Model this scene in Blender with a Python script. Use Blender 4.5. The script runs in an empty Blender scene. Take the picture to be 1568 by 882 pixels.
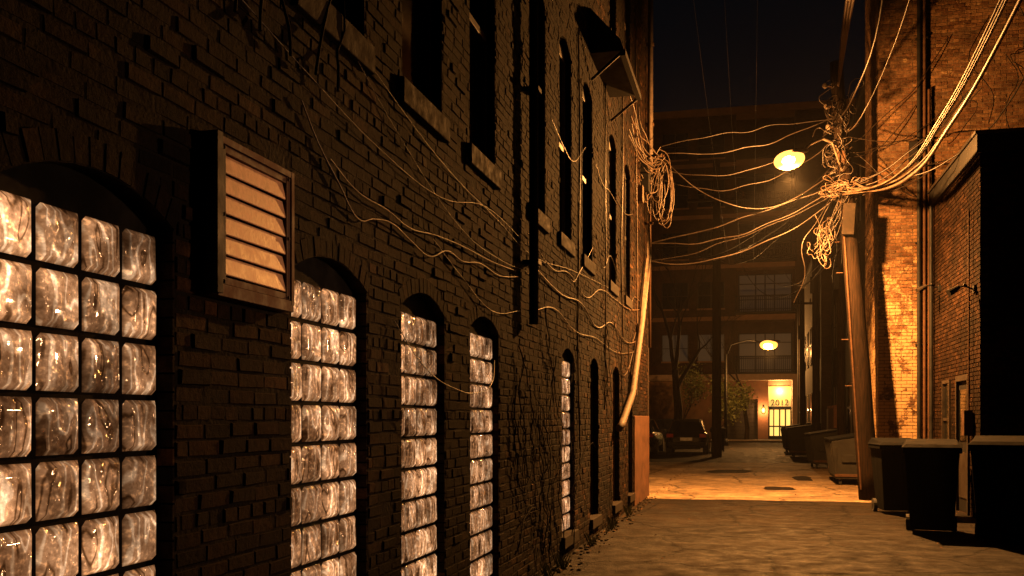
import bpy, math, random
import numpy as np
from mathutils import Vector, Matrix
random.seed(7)
R=random.Random(11)
scn=bpy.context.scene
col=scn.collection

# ------------------------------------------------------------------ helpers
def empty(name,loc=(0,0,0),rz=0):
    e=bpy.data.objects.new(name,None); e.empty_display_size=.2
    e.location=loc; e.rotation_euler=(0,0,rz); col.objects.link(e); return e

class MB:
    """mesh builder with several materials"""
    def __init__(s): s.v=[];s.f=[];s.m=[];s.mats=[];s.uv=None
    def mi(s,mat):
        if mat not in s.mats: s.mats.append(mat)
        return s.mats.index(mat)
    def quad(s,a,b,c,d,mat):
        n=len(s.v); s.v+= [tuple(a),tuple(b),tuple(c),tuple(d)]; s.f.append((n,n+1,n+2,n+3)); s.m.append(s.mi(mat))
    def poly(s,pts,mat):
        n=len(s.v); s.v+=[tuple(p) for p in pts]; s.f.append(tuple(range(n,n+len(pts)))); s.m.append(s.mi(mat))
    def hexa(s,p,mat):
        n=len(s.v); s.v+=[tuple(q) for q in p]; k=s.mi(mat)
        for f in ((3,2,1,0),(4,5,6,7),(0,1,5,4),(1,2,6,5),(2,3,7,6),(3,0,4,7)):
            s.f.append(tuple(n+i for i in f)); s.m.append(k)
    def box(s,x0,x1,y0,y1,z0,z1,mat,M=None):
        p=[(x0,y0,z0),(x1,y0,z0),(x1,y1,z0),(x0,y1,z0),(x0,y0,z1),(x1,y0,z1),(x1,y1,z1),(x0,y1,z1)]
        if M is not None: p=[M@Vector(q) for q in p]
        s.hexa(p,mat)
    def tube(s,pts,rad,mat,n=10,cap=True):
        pts=[Vector(p) for p in pts]
        if not hasattr(rad,'__len__'): rad=[rad]*len(pts)
        k=s.mi(mat); rings=[]
        up=Vector((0,0,1))
        for i,p in enumerate(pts):
            d=(pts[min(i+1,len(pts)-1)]-pts[max(i-1,0)]).normalized()
            a=d.cross(up)
            if a.length<.1: a=d.cross(Vector((0,1,0)))
            a.normalize(); b=a.cross(d)
            n0=len(s.v)
            for j in range(n):
                t=2*math.pi*j/n
                s.v.append(tuple(p+(a*math.cos(t)+b*math.sin(t))*rad[i]))
            rings.append(n0)
        for i in range(len(rings)-1):
            for j in range(n):
                s.f.append((rings[i]+j,rings[i]+(j+1)%n,rings[i+1]+(j+1)%n,rings[i+1]+j)); s.m.append(k)
        if cap:
            s.f.append(tuple(rings[0]+j for j in range(n))[::-1]); s.m.append(k)
            s.f.append(tuple(rings[-1]+j for j in range(n))); s.m.append(k)
    def ell(s,c,r,mat,nu=14,nv=8,M=None):
        n0=len(s.v);k=s.mi(mat)
        for i in range(nv+1):
            ph=math.pi*i/nv
            for j in range(nu):
                th=2*math.pi*j/nu
                q=Vector((r[0]*math.sin(ph)*math.cos(th),r[1]*math.sin(ph)*math.sin(th),r[2]*math.cos(ph)))
                if M is not None: q=M@q
                s.v.append(tuple(q+Vector(c)))
        for i in range(nv):
            for j in range(nu):
                s.f.append((n0+i*nu+j,n0+(i+1)*nu+j,n0+(i+1)*nu+(j+1)%nu,n0+i*nu+(j+1)%nu)); s.m.append(k)
    def obj(s,name,parent=None,smooth=False,bevel=0):
        me=bpy.data.meshes.new(name); me.from_pydata(s.v,[],s.f)
        for m in s.mats: me.materials.append(m)
        me.polygons.foreach_set('material_index',s.m)
        if smooth: me.polygons.foreach_set('use_smooth',[True]*len(s.f))
        me.update()
        o=bpy.data.objects.new(name,me); col.objects.link(o)
        if parent: o.parent=parent
        if bevel:
            b=o.modifiers.new('bev','BEVEL'); b.width=bevel; b.segments=2; b.limit_method='ANGLE'
        return o

def curve(name,splines,mat,parent=None,res=3,smooth=True):
    cu=bpy.data.curves.new(name,'CURVE'); cu.dimensions='3D'; cu.bevel_depth=1.0; cu.bevel_resolution=1
    cu.resolution_u=res; cu.use_fill_caps=True
    for pts,r in splines:
        if smooth:
            sp=cu.splines.new('BEZIER'); sp.bezier_points.add(len(pts)-1)
            for i,p in enumerate(pts):
                bp=sp.bezier_points[i]; bp.co=p; bp.handle_left_type=bp.handle_right_type='AUTO'
                bp.radius=r[i] if hasattr(r,'__len__') else r
        else:
            sp=cu.splines.new('POLY'); sp.points.add(len(pts)-1)
            for i,p in enumerate(pts):
                sp.points[i].co=(*p,1); sp.points[i].radius=r[i] if hasattr(r,'__len__') else r
    cu.materials.append(mat)
    o=bpy.data.objects.new(name,cu); col.objects.link(o)
    if parent: o.parent=parent
    return o

def sag(a,b,s,n=7,jit=0):
    a=Vector(a);b=Vector(b);out=[]
    for i in range(n):
        t=i/(n-1); p=a.lerp(b,t); p.z-=s*4*t*(1-t)
        if 0<i<n-1 and jit: p+=Vector((R.uniform(-jit,jit),R.uniform(-jit,jit),R.uniform(-jit,jit)))
        out.append(tuple(p))
    return out

# ------------------------------------------------------------------ materials
class NT:
    def __init__(s,name):
        s.mat=bpy.data.materials.new(name); s.mat.use_nodes=True
        s.t=s.mat.node_tree; s.b=s.t.nodes['Principled BSDF']
    def n(s,typ,**kw):
        nd=s.t.nodes.new(typ)
        for k,v in kw.items():
            if k in nd.inputs.keys(): nd.inputs[k].default_value=v
            else: setattr(nd,k,v)
        return nd
    def l(s,a,b): s.t.links.new(a,b)
    def coord(s,scale=(1,1,1),kind='Object'):
        tc=s.n('ShaderNodeTexCoord'); mp=s.n('ShaderNodeMapping'); mp.inputs['Scale'].default_value=scale
        s.l(tc.outputs[kind],mp.inputs['Vector']); return mp.outputs[0]
    def ramp(s,fac,stops):
        r=s.n('ShaderNodeValToRGB'); e=r.color_ramp.elements
        while len(e)<len(stops): e.new(.5)
        for i,(p,c) in enumerate(stops):
            e[i].position=p; e[i].color=(*c,1) if len(c)==3 else c
        s.l(fac,r.inputs[0]); return r.outputs[0]
    def mix(s,fac,a,b,mode='MIX'):
        m=s.n('ShaderNodeMix',data_type='RGBA',blend_type=mode)
        if hasattr(fac,'links'): s.l(fac,m.inputs[0])
        else: m.inputs[0].default_value=fac
        for v,i in ((a,6),(b,7)):
            if hasattr(v,'links'): s.l(v,m.inputs[i])
            else: m.inputs[i].default_value=(*v,1)
        return m.outputs[2]
    def math(s,op,a,b=None):
        m=s.n('ShaderNodeMath',operation=op)
        for i,v in enumerate((a,b)):
            if v is None: continue
            if hasattr(v,'links'): s.l(v,m.inputs[i])
            else: m.inputs[i].default_value=v
        return m.outputs[0]
    def bump(s,h,strength=.5,dist=.01,prev=None):
        b=s.n('ShaderNodeBump'); b.inputs['Strength'].default_value=strength; b.inputs['Distance'].default_value=dist
        s.l(h,b.inputs['Height'])
        if prev: s.l(prev,b.inputs['Normal'])
        return b.outputs[0]

def simple(name,c,rough=.6,metal=0,var=.35,scale=6,bump=.2,bdist=.004,bscale=60,spec=.5):
    m=NT(name); co=m.coord()
    n=m.n('ShaderNodeTexNoise',Scale=scale,Detail=4.0,Roughness=.65); m.l(co,n.inputs['Vector'])
    lo=tuple(x*(1-var) for x in c); hi=tuple(min(1,x*(1+var)) for x in c)
    m.l(m.ramp(n.outputs[0],[(.3,lo),(.7,hi)]),m.b.inputs['Base Color'])
    m.b.inputs['Metallic'].default_value=metal
    m.l(m.ramp(n.outputs[0],[(.3,(rough*.8,)*3),(.7,(min(1,rough*1.2),)*3)]),m.b.inputs['Roughness'])
    m.b.inputs['Specular IOR Level'].default_value=spec
    if bump>.01:
        n2=m.n('ShaderNodeTexNoise',Scale=bscale,Detail=2.0); m.l(co,n2.inputs['Vector'])
        m.l(m.bump(n2.outputs[0],bump,bdist),m.b.inputs['Normal'])
    return m.mat

def emis(name,c,s):
    m=NT(name); m.b.inputs['Base Color'].default_value=(*[min(1,x)*.3 for x in c],1)
    m.b.inputs['Emission Color'].default_value=(*c,1); m.b.inputs['Emission Strength'].default_value=s
    m.l(m.coord(),m.n('ShaderNodeTexNoise').inputs['Vector'])
    return m.mat

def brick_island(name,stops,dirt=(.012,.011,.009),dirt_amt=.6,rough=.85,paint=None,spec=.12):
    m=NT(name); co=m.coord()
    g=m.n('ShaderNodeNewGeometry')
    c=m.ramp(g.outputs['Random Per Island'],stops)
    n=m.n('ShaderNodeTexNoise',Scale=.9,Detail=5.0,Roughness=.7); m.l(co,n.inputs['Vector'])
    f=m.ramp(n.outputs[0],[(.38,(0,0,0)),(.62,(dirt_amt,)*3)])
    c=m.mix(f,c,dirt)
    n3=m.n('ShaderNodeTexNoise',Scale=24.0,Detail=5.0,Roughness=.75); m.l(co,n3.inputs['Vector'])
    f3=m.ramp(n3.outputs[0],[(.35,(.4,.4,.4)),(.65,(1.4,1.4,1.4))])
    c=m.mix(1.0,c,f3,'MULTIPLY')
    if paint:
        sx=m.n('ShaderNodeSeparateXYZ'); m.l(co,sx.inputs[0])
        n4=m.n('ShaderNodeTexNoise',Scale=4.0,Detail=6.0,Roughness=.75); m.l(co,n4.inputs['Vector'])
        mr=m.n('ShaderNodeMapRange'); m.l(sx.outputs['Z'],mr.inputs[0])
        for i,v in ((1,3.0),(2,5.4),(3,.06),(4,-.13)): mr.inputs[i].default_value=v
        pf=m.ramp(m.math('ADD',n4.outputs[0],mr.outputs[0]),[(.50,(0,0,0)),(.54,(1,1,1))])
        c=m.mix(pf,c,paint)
    m.l(c,m.b.inputs['Base Color']); m.b.inputs['Roughness'].default_value=rough
    m.b.inputs['Specular IOR Level'].default_value=spec
    m.l(m.bump(n3.outputs[0],.8,.009),m.b.inputs['Normal'])
    return m.mat

def brick_flat(name,c1,c2,mortar,axis='YZ',dirt=.5):
    m=NT(name); tc=m.n('ShaderNodeTexCoord'); sp=m.n('ShaderNodeSeparateXYZ'); m.l(tc.outputs['Object'],sp.inputs[0])
    cb=m.n('ShaderNodeCombineXYZ'); m.l(m.math('ADD',sp.outputs[0],sp.outputs[1]),cb.inputs[0]); m.l(sp.outputs[2],cb.inputs[1])
    br=m.n('ShaderNodeTexBrick',Scale=1.0); m.l(cb.outputs[0],br.inputs['Vector'])
    br.inputs['Brick Width'].default_value=.21; br.inputs['Row Height'].default_value=.07
    br.inputs['Mortar Size'].default_value=.006
    br.inputs['Color1'].default_value=(*c1,1);br.inputs['Color2'].default_value=(*c2,1);br.inputs['Mortar'].default_value=(*mortar,1)
    n=m.n('ShaderNodeTexNoise',Scale=.8,Detail=5.0,Roughness=.7); m.l(tc.outputs['Object'],n.inputs['Vector'])
    f=m.ramp(n.outputs[0],[(.35,(1,1,1)),(.65,(1-dirt,)*3)])
    m.l(m.mix(1.0,br.outputs[0],f,'MULTIPLY'),m.b.inputs['Base Color']); m.b.inputs['Roughness'].default_value=.85
    m.b.inputs['Specular IOR Level'].default_value=.15
    m.l(m.bump(m.math('SUBTRACT',1,br.outputs['Fac']),.8,.01),m.b.inputs['Normal'])
    return m.mat

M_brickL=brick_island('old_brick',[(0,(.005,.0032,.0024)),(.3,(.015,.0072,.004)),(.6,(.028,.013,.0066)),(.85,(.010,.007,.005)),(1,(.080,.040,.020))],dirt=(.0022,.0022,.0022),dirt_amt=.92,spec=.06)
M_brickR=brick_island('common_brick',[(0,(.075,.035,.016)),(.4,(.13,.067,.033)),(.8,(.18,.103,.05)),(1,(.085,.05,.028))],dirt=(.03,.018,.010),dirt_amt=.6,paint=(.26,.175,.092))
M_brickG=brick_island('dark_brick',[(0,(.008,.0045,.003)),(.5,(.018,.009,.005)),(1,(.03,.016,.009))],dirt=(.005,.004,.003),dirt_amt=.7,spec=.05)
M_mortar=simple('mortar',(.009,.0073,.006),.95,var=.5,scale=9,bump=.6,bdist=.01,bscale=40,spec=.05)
M_mortarR=simple('mortar_light',(.08,.058,.038),.95,var=.4,scale=9,bump=.6,bdist=.01,bscale=40,spec=.1)
M_flat=brick_flat('brick_far',(.03,.017,.011),(.043,.025,.015),(.02,.017,.013))
M_stone=simple('sill_stone',(.016,.012,.009),.85,var=.45,scale=12,bump=.5,spec=.12)
M_conc=simple('plinth_concrete',(.06,.027,.014),.85,var=.5,scale=4,bump=.6,bdist=.01,bscale=30,spec=.2)
M_frame=simple('window_frame_paint',(.02,.016,.013),.5,var=.4,spec=.3)
M_frame2=simple('window_frame_pale',(.10,.075,.055),.5,var=.4,spec=.3)
M_wood=simple('weathered_wood',(.085,.035,.021),.75,var=.5,scale=14,spec=.3)
M_slat=simple('vent_slat_metal',(.80,.46,.29),.5,var=.28,scale=16,bump=.25)
M_black=simple('black_metal',(.006,.006,.006),.65,var=.4,spec=.2)
M_dark=simple('dark_interior',(.003,.003,.003),.95,bump=0,spec=.1)
M_pipe=simple('galvanised_pipe',(.085,.065,.05),.7,metal=.0,var=.5,scale=12,spec=.25)
M_pole=NT('pole_wood')
co=M_pole.coord((14,14,.8)); nz=M_pole.n('ShaderNodeTexNoise',Scale=3.0,Detail=5.0,Roughness=.7); M_pole.l(co,nz.inputs['Vector'])
M_pole.l(M_pole.ramp(nz.outputs[0],[(.35,(.003,.002,.0013)),(.65,(.016,.009,.0052))]),M_pole.b.inputs['Base Color']); M_pole.b.inputs['Roughness'].default_value=.9
M_pole.b.inputs['Specular IOR Level'].default_value=.08
M_pole.l(M_pole.bump(nz.outputs[0],.8,.015),M_pole.b.inputs['Normal']); M_pole=M_pole.mat
M_wire=simple('cable_sheath',(.015,.010,.007),.45,var=.4,scale=10,bump=0,spec=.35)
M_wireB=simple('cable_pale',(.055,.036,.024),.45,var=.6,scale=6,bump=0,spec=.4)
M_wireL=simple('cable_cream',(.10,.063,.036),.5,var=.5,scale=10,bump=0,spec=.3)
M_vine=simple('vine_stem',(.006,.0045,.003),.9,bump=0,spec=.1)
M_plastic=simple('bin_plastic',(.003,.0036,.0043),.9,var=.3,bscale=120,bump=.15,spec=.05)
M_dump=simple('dumpster_steel',(.009,.0085,.007),.7,var=.6,scale=5,bump=.3,spec=.2)
M_rust=simple('rusty_steel',(.045,.022,.011),.8,var=.5,scale=10,spec=.2)
M_paint=simple('car_paint',(.010,.010,.012),.22,var=.1,bump=.0)
M_cglass=simple('car_glass',(.006,.006,.007),.05,var=.1,bump=.0)
M_rubber=simple('rubber',(.012,.012,.012),.9,bump=0)
M_tail=simple('tail_light_red',(.25,.01,.008),.2,bump=0)
M_plate=simple('number_plate',(.6,.6,.58),.5,bump=0)
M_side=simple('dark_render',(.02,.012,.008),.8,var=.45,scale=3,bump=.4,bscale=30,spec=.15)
M_bark=simple('bark',(.02,.013,.009),.95,var=.5,scale=10,bump=.8,bdist=.02,spec=.1)
M_leaf=simple('tree_leaf',(.08,.09,.02),.6,var=.5,scale=2,bump=0)
M_dleaf=simple('dead_leaf',(.09,.045,.018),.8,var=.5,scale=20,bump=0,spec=.1)
M_tar=simple('flat_roof_tar',(.03,.03,.03),.9)

g=NT('window_glass'); g.b.inputs['Base Color'].default_value=(.004,.005,.005,1); g.b.inputs['Roughness'].default_value=.08
nn=g.n('ShaderNodeTexNoise',Scale=1.5,Detail=2.0); g.l(g.coord(),nn.inputs['Vector']); g.l(g.bump(nn.outputs[0],.15,.02),g.b.inputs['Normal']); M_glass=g.mat

# pressed glass block; reflected lamplight painted in as a patterned warm emission
def glassblock(name,glow):
    m=NT(name); tc=m.n('ShaderNodeTexCoord'); g=m.n('ShaderNodeNewGeometry')
    ri=g.outputs['Random Per Island']
    rnd=m.math('MULTIPLY',ri,37.0)
    cb=m.n('ShaderNodeCombineXYZ'); m.l(rnd,cb.inputs[0]); m.l(rnd,cb.inputs[2])
    ad=m.n('ShaderNodeVectorMath',operation='ADD'); m.l(tc.outputs['UV'],ad.inputs[0]); m.l(cb.outputs[0],ad.inputs[1])
    mp=m.n('ShaderNodeMapping'); mp.inputs['Scale'].default_value=(1.9,.6,1); m.l(ad.outputs[0],mp.inputs['Vector'])
    n=m.n('ShaderNodeTexNoise',Scale=1.7,Detail=0.5,Roughness=.4,Distortion=.5); m.l(mp.outputs[0],n.inputs['Vector'])
    si=m.math('SINE',m.math('MULTIPLY',n.outputs[0],15.0))
    h=m.math('MULTIPLY_ADD',si,.5); h.node.inputs[2].default_value=.5
    f=m.n('ShaderNodeTexVoronoi',feature='SMOOTH_F1',Scale=7.0); m.l(ad.outputs[0],f.inputs['Vector'])
    f2=m.n('ShaderNodeTexNoise',Scale=9.0,Detail=2.0,Roughness=.6); m.l(ad.outputs[0],f2.inputs['Vector'])
    hh=m.math('MULTIPLY_ADD',f.outputs['Distance'],.6); m.l(h,hh.node.inputs[2])
    m.l(m.bump(hh,1.0,.018),m.b.inputs['Normal'])
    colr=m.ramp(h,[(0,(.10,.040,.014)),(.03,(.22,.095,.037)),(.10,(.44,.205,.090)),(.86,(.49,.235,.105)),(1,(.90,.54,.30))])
    sp=m.n('ShaderNodeSeparateXYZ'); m.l(tc.outputs['UV'],sp.inputs[0])
    def edge(o): return m.math('ABSOLUTE',m.math('SUBTRACT',o,.5))
    mx=m.math('MAXIMUM',edge(sp.outputs[0]),edge(sp.outputs[1]))
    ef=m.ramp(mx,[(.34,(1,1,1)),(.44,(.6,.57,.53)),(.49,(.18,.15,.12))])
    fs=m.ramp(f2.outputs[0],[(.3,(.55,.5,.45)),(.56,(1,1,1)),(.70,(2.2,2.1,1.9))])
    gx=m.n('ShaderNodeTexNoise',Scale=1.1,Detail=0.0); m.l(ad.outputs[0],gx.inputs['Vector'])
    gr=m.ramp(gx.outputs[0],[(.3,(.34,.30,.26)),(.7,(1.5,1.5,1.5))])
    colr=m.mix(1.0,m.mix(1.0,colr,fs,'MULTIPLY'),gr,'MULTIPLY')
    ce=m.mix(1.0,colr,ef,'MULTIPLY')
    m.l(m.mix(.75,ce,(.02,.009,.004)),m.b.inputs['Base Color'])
    m.b.inputs['Roughness'].default_value=.08; m.b.inputs['Coat Weight'].default_value=.4; m.b.inputs['Coat Roughness'].default_value=.03
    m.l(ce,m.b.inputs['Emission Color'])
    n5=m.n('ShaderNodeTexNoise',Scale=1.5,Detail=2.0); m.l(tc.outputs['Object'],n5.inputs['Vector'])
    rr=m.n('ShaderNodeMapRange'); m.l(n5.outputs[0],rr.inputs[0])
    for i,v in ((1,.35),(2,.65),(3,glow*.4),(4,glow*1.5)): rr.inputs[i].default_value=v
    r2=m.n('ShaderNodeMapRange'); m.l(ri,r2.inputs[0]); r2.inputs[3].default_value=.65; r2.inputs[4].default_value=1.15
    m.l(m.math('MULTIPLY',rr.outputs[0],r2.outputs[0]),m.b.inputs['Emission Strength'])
    return m.mat
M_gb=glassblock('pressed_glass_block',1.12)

def paving(name,stops,crackc,vs,cw):
    m=NT(name); co=m.coord()
    n1=m.n('ShaderNodeTexNoise',Scale=.6,Detail=5.0,Roughness=.72); m.l(co,n1.inputs['Vector'])
    n2=m.n('ShaderNodeTexNoise',Scale=38.0,Detail=4.0,Roughness=.85); m.l(co,n2.inputs['Vector'])
    n3=m.n('ShaderNodeTexNoise',Scale=3.0,Detail=5.0,Roughness=.72); m.l(co,n3.inputs['Vector'])
    c=m.ramp(n1.outputs[0],stops)
    c=m.mix(1.0,c,m.ramp(n2.outputs[0],[(.32,(.2,.2,.2)),(.68,(1.9,1.9,1.9))]),'MULTIPLY')
    c=m.mix(1.0,c,m.ramp(n3.outputs[0],[(.36,(.45,.45,.45)),(.6,(1.25,1.25,1.25))]),'MULTIPLY')
    ds=m.n('ShaderNodeMix',data_type='RGBA'); ds.inputs[0].default_value=.3; m.l(co,ds.inputs[6]); m.l(n3.outputs['Color'],ds.inputs[7])
    v=m.n('ShaderNodeTexVoronoi',feature='DISTANCE_TO_EDGE',Scale=vs); m.l(ds.outputs[2],v.inputs['Vector'])
    cr=m.ramp(v.outputs['Distance'],[(.0,(0,0,0)),(cw,(1,1,1))])
    m.l(m.mix(cr,crackc,c),m.b.inputs['Base Color'])
    m.l(m.ramp(n3.outputs[0],[(.35,(.55,.55,.55)),(.65,(.95,.95,.95))]),m.b.inputs['Roughness'])
    m.b.inputs['Specular IOR Level'].default_value=.12
    hgt=m.math('MULTIPLY_ADD',n3.outputs[0],2.0); m.l(n2.outputs[0],hgt.node.inputs[2])
    hgt=m.math('ADD',hgt,m.math('MULTIPLY',cr,1.2))
    m.l(m.bump(hgt,1.0,.025),m.b.inputs['Normal'])
    return m.mat
M_asph=paving('asphalt',[(.32,(.0035,.0025,.0018)),(.5,(.009,.0065,.0045)),(.68,(.022,.016,.0105))],(.002,.0015,.001),.9,.018)
M_con=paving('alley_concrete',[(.35,(.12,.086,.056)),(.5,(.21,.155,.10)),(.65,(.30,.22,.14))],(.02,.015,.011),.55,.014)

# ------------------------------------------------------------------ ground
b=MB(); b.quad((-200,-200,0),(200,-200,0),(200,300,0),(-200,300,0),M_asph); b.obj('ground')
b=MB()
edge=[(-2.02,19.62),(-1.2,19.5),(-.3,19.7),(.6,19.58),(1.5,19.7),(2.4,19.55),(3.3,19.66)]
b.poly([(x,y,.004) for x,y in edge]+[(3.3,36,.004),(1.8,35.7,.004),(.2,36.2,.004),(-1.5,35.8,.004),(-7,36,.004),(-7,20.6,.004),(-2.02,20.6,.004)],M_con)
b.obj('alley_pavement')
b=MB(); b.box(-60,60,66,68.5,0,.13,M_con); b.box(-60,60,65.8,66,0,.12,M_stone); b.obj('kerbed_pavement')
b=MB(); mt=simple('tar_patch',(.010,.007,.005),.9,var=.5,scale=5,bump=.8,bdist=.01,bscale=80,spec=.1)
for (cx,cy,w,h) in ((-.6,30,1.3,2.0),(.6,23,.7,1.1),(1.3,27,.5,2.2)):
    pts=[]
    for i in range(14):
        a=i/14*2*math.pi; r=1/max(abs(math.cos(a)),abs(math.sin(a)))**.8
        pts.append((cx+w/2*r*math.cos(a)*R.uniform(.8,1.1),cy+h/2*r*math.sin(a)*R.uniform(.8,1.1),.008))
    b.poly(pts,mt)
b.obj('asphalt_patch')

# ------------------------------------------------------------------ LEFT BRICK BUILDING
XW=-2.05; YA=-1.0; YB=20.4; ZT=11.0; DEP=.13
gw=[(.6,1.42),(2.36,3.25),(4.19,5.13),(5.67,6.56),(7.18,8.07),(10.9,11.72),(12.9,13.65),(15.1,15.9),(17.05,17.7)]
uw=[(-.2,.6),(1.35,2.15),(2.9,3.7),(4.25,5.1),(5.68,6.5),(7.16,7.95),(9.25,10.0),(10.75,11.52),(12.3,13.1),(14.7,15.5),(16.55,17.35)]
class Op:
    def __init__(s,y0,y1,z0,zs,rise,kind):
        s.y0,s.y1,s.z0,s.zs,s.rise,s.kind=y0,y1,z0,zs,rise,kind
        w=(y1-y0)/2; s.c=(y0+y1)/2; s.R=(w*w+rise*rise)/(2*rise); s.zc=zs+rise-s.R; s.al=math.asin(w/s.R)
    def top(s,y): return s.zc+math.sqrt(max(0,s.R**2-(y-s.c)**2))
T=.1
ops=[Op(a,b_,.25,2.26,.12,'g') for a,b_ in gw]+[Op(a,b_,3.62,5.75,.13,'u') for a,b_ in uw]+[Op(a,b_,7.35,9.35,.13,'u') for a,b_ in uw]
BB=empty('brick_building')
b=MB()
br=sorted(set([YA-8,YB]+[o.y0+(o.y1-o.y0)*k/8 for o in ops for k in range(9)]))
br=[y for i,y in enumerate(br) if i==0 or y-br[i-1]>1e-5]
for ya,yb in zip(br[:-1],br[1:]):
    ym=(ya+yb)/2; act=sorted([o for o in ops if o.y0<ym<o.y1],key=lambda o:o.z0)
    za=zb=-.2
    for o in act:
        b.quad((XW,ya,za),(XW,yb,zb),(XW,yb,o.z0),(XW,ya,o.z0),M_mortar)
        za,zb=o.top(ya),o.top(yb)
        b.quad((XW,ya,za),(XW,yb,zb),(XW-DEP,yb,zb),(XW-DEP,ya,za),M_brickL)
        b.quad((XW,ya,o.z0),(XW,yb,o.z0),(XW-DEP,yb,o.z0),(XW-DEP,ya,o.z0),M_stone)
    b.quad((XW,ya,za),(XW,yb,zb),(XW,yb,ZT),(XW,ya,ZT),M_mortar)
for o in ops:
    z=o.z0
    while z<o.zs:
        z1=min(z+.061,o.zs)
        for y,s in ((o.y0,1),(o.y1,-1)):
            b.box(XW-DEP,XW+.001,min(y,y+s*.012),max(y,y+s*.012),z,z1,M_brickL)
        z+=.068
b.box(-12,XW-.004,YB,YB+.3,-.2,ZT,M_flat)
b.box(-12,XW-.004,YA-8,YB+.3,ZT,ZT+.2,M_tar)
b.box(-12,-11.7,YA-8,YB,-.2,ZT,M_flat)
b.box(-11.7,XW-.004,YA-8.2,YA-8,-.2,ZT,M_flat)
b.obj('wall_core',BB)
b=MB(); H=.068; L=.212; k=0
def brickbox(b,ya,yb,za,zb,X,mat,rr):
    p=rr.uniform(.001,.008); 
    if rr.random()<.06: p=rr.uniform(.008,.016)
    i=rr.uniform(.003,.008); t1=rr.uniform(-.0025,.0025); t2=rr.uniform(-.0025,.0025)
    j=[rr.uniform(-.003,.003) for _ in range(8)]
    b.hexa([(X-.004,ya,za),(X-.004,ya,zb),(X-.004,yb,zb),(X-.004,yb,za),
            (X+p+t1,ya+i+j[0],za+i+j[1]),(X+p+t1+t2,ya+i+j[2],zb-i+j[3]),(X+p-t1+t2,yb-i+j[4],zb-i+j[5]),(X+p-t1,yb-i+j[6],za+i+j[7])],mat)
row=0; z=0.0
while z<ZT-H:
    za,zb=z+.004,z+H-.004; zm=z+H/2
    hdr=(row%6==5); Lr=L/2 if hdr else L
    y=YA-(row%2)*L/2-R.uniform(0,.03)
    cuts=[]
    for o in ops:
        if o.z0-.01<zm<o.zs: cuts.append((o.y0,o.y1))
        elif o.zs<=zm:
            lim=o.zc+(o.R+T)*math.cos(o.al)
            if zm<lim: hw=(zm-o.zc)*math.tan(o.al)
            elif zm<o.zc+o.R+T: hw=math.sqrt((o.R+T)**2-(zm-o.zc)**2)
            else: continue
            cuts.append((o.c-hw,o.c+hw))
        if o.kind=='u' and o.z0-.15<zm<o.z0: cuts.append((o.y0-.06,o.y1+.06))
        elif o.kind=='g' and o.z0-.13<zm<o.z0: cuts.append((o.y0-.04,o.y1+.04))
    while y<YB:
        Lb=Lr*R.uniform(.93,1.07)
        a,c=max(y,YA)+.004,min(y+Lb,YB+.006)-.004
        segs=[(a,c)]
        for (u,v) in cuts:
            ns=[]
            for (p,q) in segs:
                if q<=u or p>=v: ns.append((p,q))
                else:
                    if p<u: ns.append((p,u-.003))
                    if q>v: ns.append((v+.003,q))
            segs=ns
        for p,q in segs:
            if q-p>.018 and R.random()>.005:
                jz=R.uniform(-.003,.003)
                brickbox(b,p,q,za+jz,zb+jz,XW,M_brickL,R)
        y+=Lb
    z+=H; row+=1
for o in ops:
    r0=o.R+.003; r1=r0+.094; nb=max(8,int(2*o.al*r0/.07)); 
    for i in range(nb):
        a0=-o.al+2*o.al*i/nb+.005/r0; a1=-o.al+2*o.al*(i+1)/nb-.005/r0
        p=R.uniform(.001,.007)
        q=[(o.c+r*math.sin(a),o.zc+r*math.cos(a)) for r,a in ((r0,a0),(r0,a1),(r1,a1),(r1,a0))]
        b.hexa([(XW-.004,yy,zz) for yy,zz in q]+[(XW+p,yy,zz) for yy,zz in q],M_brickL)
b.obj('bricks',BB)
b=MB()
for o in ops:
    if o.kind=='u': b.box(XW-.1,XW+.04,o.y0-.06,o.y1+.06,o.z0-.15,o.z0+.003,M_stone)
    else: b.box(XW-.1,XW+.05,o.y0-.04,o.y1+.04,o.z0-.13,o.z0+.003,M_stone)
b.obj('window_sills',BB,bevel=.008)
b=MB(); b.box(XW-.01,XW+.03,17.85,YB+.02,-.05,1.62,M_conc)
b.obj('corner_plinth',BB,bevel=.012)
b=MB()
for o in ops:
    if o.kind=='u':
        X=XW-.09; f=.055
        b.box(X-.03,X-.02,o.y0,o.y1,o.z0,o.zs+o.rise,M_glass)
        mat=M_frame2 if R.random()<.6 else M_frame
        b.box(X-.02,X+.02,o.y0+.013,o.y0+f,o.z0,o.zs+.05,mat); b.box(X-.02,X+.02,o.y1-f,o.y1-.013,o.z0,o.zs+.05,mat)
        b.box(X-.02,X+.018,o.y0+f,o.y1-f,o.z0+.004,o.z0+.08,mat); b.box(X-.02,X+.018,o.y0+f,o.y1-f,o.zs-.02,o.zs+.12,mat)
        zm=(o.z0+o.zs)/2; b.box(X-.02,X+.028,o.y0+f,o.y1-f,zm-.03,zm+.03,mat)
b.obj('sash_windows',BB,bevel=.004)
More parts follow.
